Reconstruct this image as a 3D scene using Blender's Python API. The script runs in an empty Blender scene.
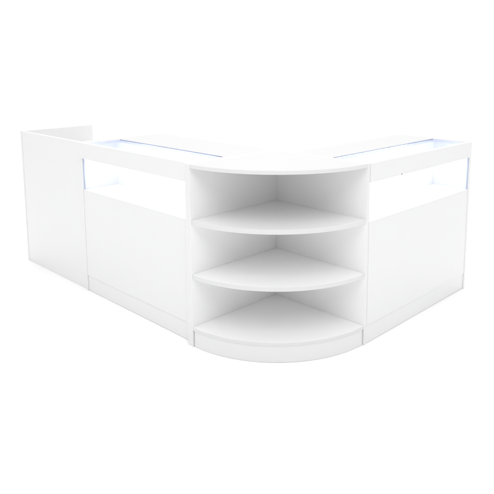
import bpy, bmesh, math
from mathutils import Vector, Matrix

sc = bpy.context.scene
C = sc.collection

# ------------------------------------------------------------------ materials
ALB = 0.835
INN_LIT, BND_SHADED = 0.935, 0.75   # shelf faces lightened like fill light, curved edge banding darkened like shade
def new_mat(name):
    m = bpy.data.materials.new(name)
    m.use_nodes = True
    m.node_tree.nodes.clear()
    return m, m.node_tree.nodes, m.node_tree.links

def laminate(name, col, rough=0.34, bump=0.0006, tone=0.012, spec=0.45):
    """melamine-faced board: even colour, very fine orange-peel, faint roughness variation"""
    m, n, l = new_mat(name)
    out = n.new('ShaderNodeOutputMaterial'); b = n.new('ShaderNodeBsdfPrincipled')
    l.new(b.outputs[0], out.inputs[0])
    tc = n.new('ShaderNodeTexCoord')
    big = n.new('ShaderNodeTexNoise'); big.inputs['Scale'].default_value = 3.0
    big.inputs['Detail'].default_value = 4.0
    l.new(tc.outputs['Object'], big.inputs['Vector'])
    mix = n.new('ShaderNodeMix'); mix.data_type = 'RGBA'
    mix.inputs['A'].default_value = (*[c * (1 - tone) for c in col], 1)
    mix.inputs['B'].default_value = (*[min(1, c * (1 + tone)) for c in col], 1)
    l.new(big.outputs['Fac'], mix.inputs['Factor'])
    l.new(mix.outputs['Result'], b.inputs['Base Color'])
    mr = n.new('ShaderNodeMapRange')
    mr.inputs['To Min'].default_value = rough - 0.06; mr.inputs['To Max'].default_value = rough + 0.06
    l.new(big.outputs['Fac'], mr.inputs['Value']); l.new(mr.outputs[0], b.inputs['Roughness'])
    fine = n.new('ShaderNodeTexNoise'); fine.inputs['Scale'].default_value = 420.0
    l.new(tc.outputs['Object'], fine.inputs['Vector'])
    bp = n.new('ShaderNodeBump'); bp.inputs['Strength'].default_value = 0.12
    bp.inputs['Distance'].default_value = bump
    l.new(fine.outputs['Fac'], bp.inputs['Height']); l.new(bp.outputs[0], b.inputs['Normal'])
    b.inputs['Specular IOR Level'].default_value = spec
    return m

def glass(name, tint, refl=0.04):
    """thin clear pane: see-through with a Fresnel reflection"""
    m, n, l = new_mat(name)
    out = n.new('ShaderNodeOutputMaterial')
    t = n.new('ShaderNodeBsdfTransparent'); t.inputs[0].default_value = (*tint, 1)
    g = n.new('ShaderNodeBsdfGlossy'); g.inputs['Roughness'].default_value = 0.03
    g.inputs['Color'].default_value = (0.95, 0.97, 1, 1)
    lw = n.new('ShaderNodeLayerWeight'); lw.inputs['Blend'].default_value = 0.5
    pw = n.new('ShaderNodeMath'); pw.operation = 'POWER'; pw.inputs[1].default_value = 5.0
    l.new(lw.outputs['Facing'], pw.inputs[0])
    f = n.new('ShaderNodeMath'); f.operation = 'MULTIPLY_ADD'
    f.inputs[1].default_value = 0.5; f.inputs[2].default_value = refl
    l.new(pw.outputs[0], f.inputs[0])
    mx = n.new('ShaderNodeMixShader')
    l.new(f.outputs[0], mx.inputs[0]); l.new(t.outputs[0], mx.inputs[1]); l.new(g.outputs[0], mx.inputs[2])
    l.new(mx.outputs[0], out.inputs[0])
    return m

def emitter(name, col, s):
    m, n, l = new_mat(name)
    out = n.new('ShaderNodeOutputMaterial'); e = n.new('ShaderNodeEmission')
    e.inputs[0].default_value = (*col, 1); e.inputs[1].default_value = s
    l.new(e.outputs[0], out.inputs[0])
    return m

WHITE = laminate('white_laminate', (ALB, ALB, ALB))
INNER_LIT = laminate('shelf_laminate_lit', (INN_LIT, INN_LIT, INN_LIT))  # same white board, with fill light inside the unit put into its colour
STRIP = laminate('panel_edge_band', (0.82, 0.82, 0.82), rough=0.4)
BAND_SHADED = laminate('edge_band_shaded', (BND_SHADED, BND_SHADED, BND_SHADED), rough=0.4)  # edge banding, with weaker light on the curved edges put into its colour
LINING = laminate('display_lining', (0.87, 0.872, 0.878))
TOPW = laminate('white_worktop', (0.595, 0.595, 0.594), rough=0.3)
EDGE = laminate('glass_edge', (0.20, 0.235, 0.31), rough=0.3, spec=0.2)
EDGE2 = laminate('pane_edge', (0.50, 0.55, 0.68), rough=0.3, spec=0.2)
STEEL = laminate('steel', (0.22, 0.23, 0.27), rough=0.3)
PANE = glass('window_pane', (0.985, 0.992, 1.0))
TOPGLASS = glass('top_pane', (0.87, 0.90, 1.0))
LED = emitter('led_strip', (0.95, 0.97, 1.0), 34.0)
STUDIO = laminate('studio_floor', (0.98, 0.98, 0.98), rough=0.9, bump=0.0, tone=0.003, spec=0.0)

# ------------------------------------------------------------------ helpers
def box(bm, x0, x1, y0, y1, z0, z1, bev=0.0011):
    t = bmesh.new()
    bmesh.ops.create_cube(t, size=1.0)
    for v in t.verts:
        v.co = Vector(((x0 + x1) / 2 + v.co.x * (x1 - x0), (y0 + y1) / 2 + v.co.y * (y1 - y0), (z0 + z1) / 2 + v.co.z * (z1 - z0)))
    if bev:
        bmesh.ops.bevel(t, geom=list(t.edges), offset=bev, segments=2, profile=0.5, affect='EDGES')
    me = bpy.data.meshes.new('tmp'); t.to_mesh(me); t.free()
    bm.from_mesh(me); bpy.data.meshes.remove(me)

def obj(name, bm, mat, parent=None):
    bmesh.ops.recalc_face_normals(bm, faces=list(bm.faces))
    me = bpy.data.meshes.new(name); bm.to_mesh(me); bm.free()
    me.materials.append(mat)
    o = bpy.data.objects.new(name, me); C.objects.link(o)
    o.parent = parent
    return o

def board(name, parent, mat, *d, bev=0.0011):
    bm = bmesh.new(); box(bm, *d, bev=bev)
    return obj(name, bm, mat, parent)

def prism(pts, z0, z1, bev=0.0011):
    """closed outline extruded upward, long edges eased"""
    bm = bmesh.new()
    lo = [bm.verts.new((x, y, z0)) for x, y in pts]
    hi = [bm.verts.new((x, y, z1)) for x, y in pts]
    a = bm.faces.new(lo[::-1]); b = bm.faces.new(hi)
    n = len(pts)
    for i in range(n):
        j = (i + 1) % n
        bm.faces.new((lo[i], lo[j], hi[j], hi[i]))
    bmesh.ops.recalc_face_normals(bm, faces=list(bm.faces))
    if bev:
        es = list(a.edges) + list(b.edges)
        bmesh.ops.bevel(bm, geom=es, offset=bev, segments=2, profile=0.5, affect='EDGES')
    return bm

def slab_x(prof, x0, x1):
    """(y, z) profile given thickness along x"""
    bm = prism(prof, x0, x1)
    for v in bm.verts:
        y, z, x = v.co
        v.co = Vector((x, y, z))
    return bm

def thing(name, label, cat, loc=(0, 0, 0), rz=0.0, group=None):
    o = bpy.data.objects.new(name, None); C.objects.link(o)
    o.location = loc; o.rotation_euler = (0, 0, rz)
    o['label'] = label; o['category'] = cat
    if group: o['group'] = group
    o.empty_display_size = 0.1
    return o

# ------------------------------------------------------------------ dimensions (metres)
H = 0.92          # counter height
T = 0.018         # board thickness
R = 0.6027        # radius of the quarter-round unit
HB = 0.826        # underside of the header, top of the window
KICK = 0.098      # plinth height
G = 0.0006        # joint gap

# ------------------------------------------------------------------ floor
bm = bmesh.new()
v = [bm.verts.new((9 * math.cos(k * math.pi / 32), 9 * math.sin(k * math.pi / 32), 0)) for k in range(64)]
bm.faces.new(v)
floor = obj('floor', bm, STUDIO)
floor['kind'] = 'structure'

# ------------------------------------------------------------------ display counter
# local frame: front faces -y at y = 0, length along +x, depth along +y
def display_counter(label, loc, rz, L, D, outer, gx0, gx1, over, HG, stud=None):
    """outer: which end ('left'/'right') shows its full end panel; gx0..gx1: extent of the glass in the top"""
    t = thing('display_counter', label, 'display counter', loc, rz, 'lit glass display counters')
    gy0, gy1 = 0.026, 0.232
    # end panels: the outer one runs to the front, the inner one hides behind the fascia
    if outer == 'left':
        ends = ((0, T, -0.003), (L - T, L, 0.024)); fx0, fx1 = T + G, L
    else:
        ends = ((L - T, L, -0.003), (0, T, 0.024)); fx0, fx1 = 0, L - T - G
    for a, b, y0 in ends:      # notched under the header
        prof = [(y0, 0), (D, 0), (D, H - T - G), (T + G, H - T - G), (T + G, HB - G), (y0, HB - G)] if y0 < T else [(y0, 0), (D, 0), (D, H - T - G), (y0, H - T - G)]
        obj('end_panel', slab_x(prof, a, b), WHITE, t)
    board('plinth', t, WHITE, fx0 + G, fx1 - G, 0.004, 0.022, 0.002, KICK - 0.0005, bev=0.0005)
    board('front_panel', t, WHITE, fx0, fx1, 0, T, KICK, HG, bev=0.0006)
    hd = board('header', t, WHITE, 0, L, -over, T, HB, H, bev=0.0008)
    if stud is not None:
        bm = bmesh.new()
        bmesh.ops.create_cone(bm, cap_ends=True, segments=16, radius1=0.0034, radius2=0.0022, depth=0.003,
                              matrix=Matrix.Translation((stud, -over - 0.0013, HB + 0.004)) @ Matrix.Rotation(math.pi / 2, 4, 'X'))
        obj('stud', bm, STEEL, hd)
    # compartment lining
    ix0, ix1 = T + G, L - T - G
    board('display_shelf', t, LINING, ix0, ix1, T + G, 0.236, HG - T, HG)
    board('display_back', t, LINING, ix0, ix1, 0.237, 0.255, HG - T, H - T - G)
    board('rear_panel', t, WHITE, ix0, ix1, D - 0.030, D - 0.012, KICK, H - T - G)
    # worktop with a rectangular opening
    bm = bmesh.new()
    xs = (0, gx0, gx1, L); ys = (T + 0.0002, gy0, gy1, D)
    lo, hi = {}, {}
    for i, x in enumerate(xs):
        for j, y in enumerate(ys):
            lo[i, j] = bm.verts.new((x, y, H - T)); hi[i, j] = bm.verts.new((x, y, H))
    for i in range(3):
        for j in range(3):
            if (i, j) == (1, 1): continue
            bm.faces.new((hi[i, j], hi[i + 1, j], hi[i + 1, j + 1], hi[i, j + 1]))
            bm.faces.new((lo[i, j], lo[i, j + 1], lo[i + 1, j + 1], lo[i + 1, j]))
    def wall(ring):
        for (a, b) in zip(ring, ring[1:] + ring[:1]):
            bm.faces.new((lo[a], lo[b], hi[b], hi[a]))
    wall([(0, 0), (1, 0), (2, 0), (3, 0), (3, 1), (3, 2), (3, 3), (2, 3), (1, 3), (0, 3), (0, 2), (0, 1)])
    wall([(1, 1), (1, 2), (2, 2), (2, 1)])
    obj('worktop', bm, TOPW, t)
    # glazing
    fg = board('front_glass', t, PANE, fx0 + G, fx1 - G, 0.005, 0.009, HG + G, HB - G, bev=0)
    ex = fx0 + 0.0015 if outer == 'left' else fx1 - 0.0045
    board('glass_edge', fg, EDGE2, ex, ex + 0.0022, 0.0035, 0.0105, HG + 2 * G, HB - 2 * G, bev=0.0003)
    tg = board('top_glass', t, TOPGLASS, gx0 + 0.0015, gx1 - 0.0015, gy0 + 0.0015, gy1 - 0.006, H - 0.006, H - 0.001, bev=0)
    board('glass_edge', tg, EDGE, gx0 + 0.0015, gx1 - 0.0015, gy1 - 0.0055, gy1 - 0.001, H - 0.0012, H + 0.0016, bev=0.0004)
    # lit strips tucked up behind the header and along the back lining
    board('led_strip', t, LED, ix0 + 0.01, ix1 - 0.01, T + 0.002, T + 0.010, HB + 0.030, HB + 0.038, bev=0)
    return t

L1, L2 = 1.0665, 1.068
display_counter('white counter with lit glass window, between the plain cash desk and the curved corner shelves',
                (-L1, -0.576, 0), 0.0, L1 - 0.0364, 0.584, 'left', 0.075, L1 - 0.0364 - 0.012, 0.008, 0.635)
display_counter('white counter with lit glass window and tiny dark stud, right of the curved corner shelves',
                (0.6045, 0.0184, 0), math.pi / 2, L2 - 0.0184, 0.50, 'right', 0.004, L2 - 0.0184 - 0.052, 0.004, 0.631, stud=0.272)

# ------------------------------------------------------------------ quarter-round corner unit
cu = thing('corner_shelf_unit', 'white quarter-round corner unit with open curved shelves joining the two lit counters',
           'corner shelves', (0, 0, 0))
def arc(r, a0=-90.0, a1=0.0, n=72):
    return [(r * math.cos(math.radians(a0 + (a1 - a0) * i / n)), r * math.sin(math.radians(a0 + (a1 - a0) * i / n))) for i in range(n + 1)]
def sector(r, inset):
    """quarter disc between the two walls, kept clear of them by inset"""
    a = math.degrees(math.asin(inset / r))
    return [(inset, -inset)] + arc(r, -90 + a, -a)
def banded(o, test=lambda n: abs(n.z) < 0.9, mat=BAND_SHADED):
    """edge banding, by default darkened as shade, on the faces that are not the flat top or underside"""
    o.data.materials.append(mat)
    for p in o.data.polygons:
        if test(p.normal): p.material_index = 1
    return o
banded(board('side_panel', cu, INNER_LIT, -0.036, -0.0, -R, 0.0182, 0, H), lambda n: n.x < 0.9, STRIP)
banded(board('side_panel', cu, INNER_LIT, 0.0004, R, 0.0, 0.018, 0, H), lambda n: n.y > -0.9, STRIP)
S1, S2, S3 = 0.645, 0.3725, 0.1015
for z in (S1, S2):
    banded(obj('shelf', prism(sector(R - 0.006, 0.0005), z - 0.022, z), INNER_LIT, cu))
banded(obj('bottom_shelf', prism(sector(R - 0.003, 0.0005), S3 - T, S3), INNER_LIT, cu))
# curved plinth, stopping short of the side panels
a = 0.75
pl = arc(R - 0.007, -90 + a, -a) + arc(R - 0.019, -90 + a, -a)[::-1]
obj('plinth', prism(pl, 0.001, S3 - T - G, bev=0.0008), STRIP, cu)
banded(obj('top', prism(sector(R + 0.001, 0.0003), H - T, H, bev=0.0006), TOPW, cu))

# ------------------------------------------------------------------ cash desk
W = 0.8163
cd = thing('cash_desk', 'plain white cash desk with blank front and sunken desktop at the far left end', 'cash desk',
           (-L1 - W, -0.573, 0))
board('side_panel', cd, WHITE, 0, T, 0, 0.542, 0, H)
board('side_panel', cd, WHITE, W - T - 0.001, W - 0.001, 0, 0.542, 0, H)
board('front_panel', cd, WHITE, T + G, W - T - 0.001 - G, 0.003, 0.021, 0.001, H - 0.001)
board('desktop', cd, TOPW, T + G, W - T - 0.001 - G, 0.0216, 0.535, 0.722, 0.740)

# ------------------------------------------------------------------ light: white studio
FRONT, OVER, KEY, SIDE = 0.55, 95, 122, 10
w = bpy.data.worlds.new('World'); sc.world = w; w.use_nodes = True
wn, wl = w.node_tree.nodes, w.node_tree.links
bg = wn['Background']
# surround: a lit white background behind the counters, dimmer studio towards the front
tc = wn.new('ShaderNodeTexCoord')
dot = wn.new('ShaderNodeVectorMath'); dot.operation = 'DOT_PRODUCT'
dot.inputs[1].default_value = (-0.7071, 0.7071, 0.0)
wl.new(tc.outputs['Generated'], dot.inputs[0])
mr = wn.new('ShaderNodeMapRange'); mr.interpolation_type = 'SMOOTHSTEP'
mr.inputs['From Min'].default_value = -0.6; mr.inputs['From Max'].default_value = 0.6
mr.inputs['To Min'].default_value = FRONT; mr.inputs['To Max'].default_value = 1.06
wl.new(dot.outputs['Value'], mr.inputs['Value'])
bg.inputs[0].default_value = (1.0, 1.0, 1.0, 1)
wl.new(mr.outputs[0], bg.inputs[1])

def softbox(name, loc, target, size, energy):
    ld = bpy.data.lights.new(name, 'AREA'); ld.shape = 'RECTANGLE'
    ld.size, ld.size_y = size; ld.energy = energy
    o = bpy.data.objects.new(name, ld); C.objects.link(o)
    o.location = loc
    o.rotation_euler = (Vector(target) - Vector(loc)).to_track_quat('-Z', 'Y').to_euler()
softbox('softbox_overhead', (-0.2, -0.2, 5.5), (-0.2, -0.2, 0), (6.0, 6.0), OVER)
softbox('softbox_background', (-4.2, 4.2, 5.5), (-4.2, 4.2, 0), (8.0, 8.0), 260)
softbox('softbox_front', (3.2, -3.2, 5.2), (0.0, -0.1, 0.3), (3.4, 3.4), KEY)
softbox('softbox_left', (-3.2, -4.4, 2.6), (-0.7, -0.5, 0.45), (2.6, 2.6), SIDE)
softbox('softbox_right', (4.4, 3.2, 2.6), (0.5, 0.6, 0.45), (2.6, 2.6), SIDE)

# ------------------------------------------------------------------ camera
cam = bpy.data.cameras.new('camera'); co = bpy.data.objects.new('camera', cam); C.objects.link(co)
f, cx, cy = 613.54, 270.73, 150.53
yaw, pitch = 0.7654, -0.1519
cam.sensor_fit = 'HORIZONTAL'; cam.sensor_width = 36.0
cam.lens = f / 494 * 36.0
cam.shift_x = (247 - cx) / 494
cam.shift_y = (cy - 247) / 494
cam.clip_end = 500
co.location = (2.2635, -2.4003, 1.4247)
co.rotation_euler = (math.pi / 2 + pitch, 0, yaw)
sc.camera = co

sc.view_settings.view_transform = 'Standard'
sc.view_settings.look = 'None'
sc.view_settings.exposure = 0
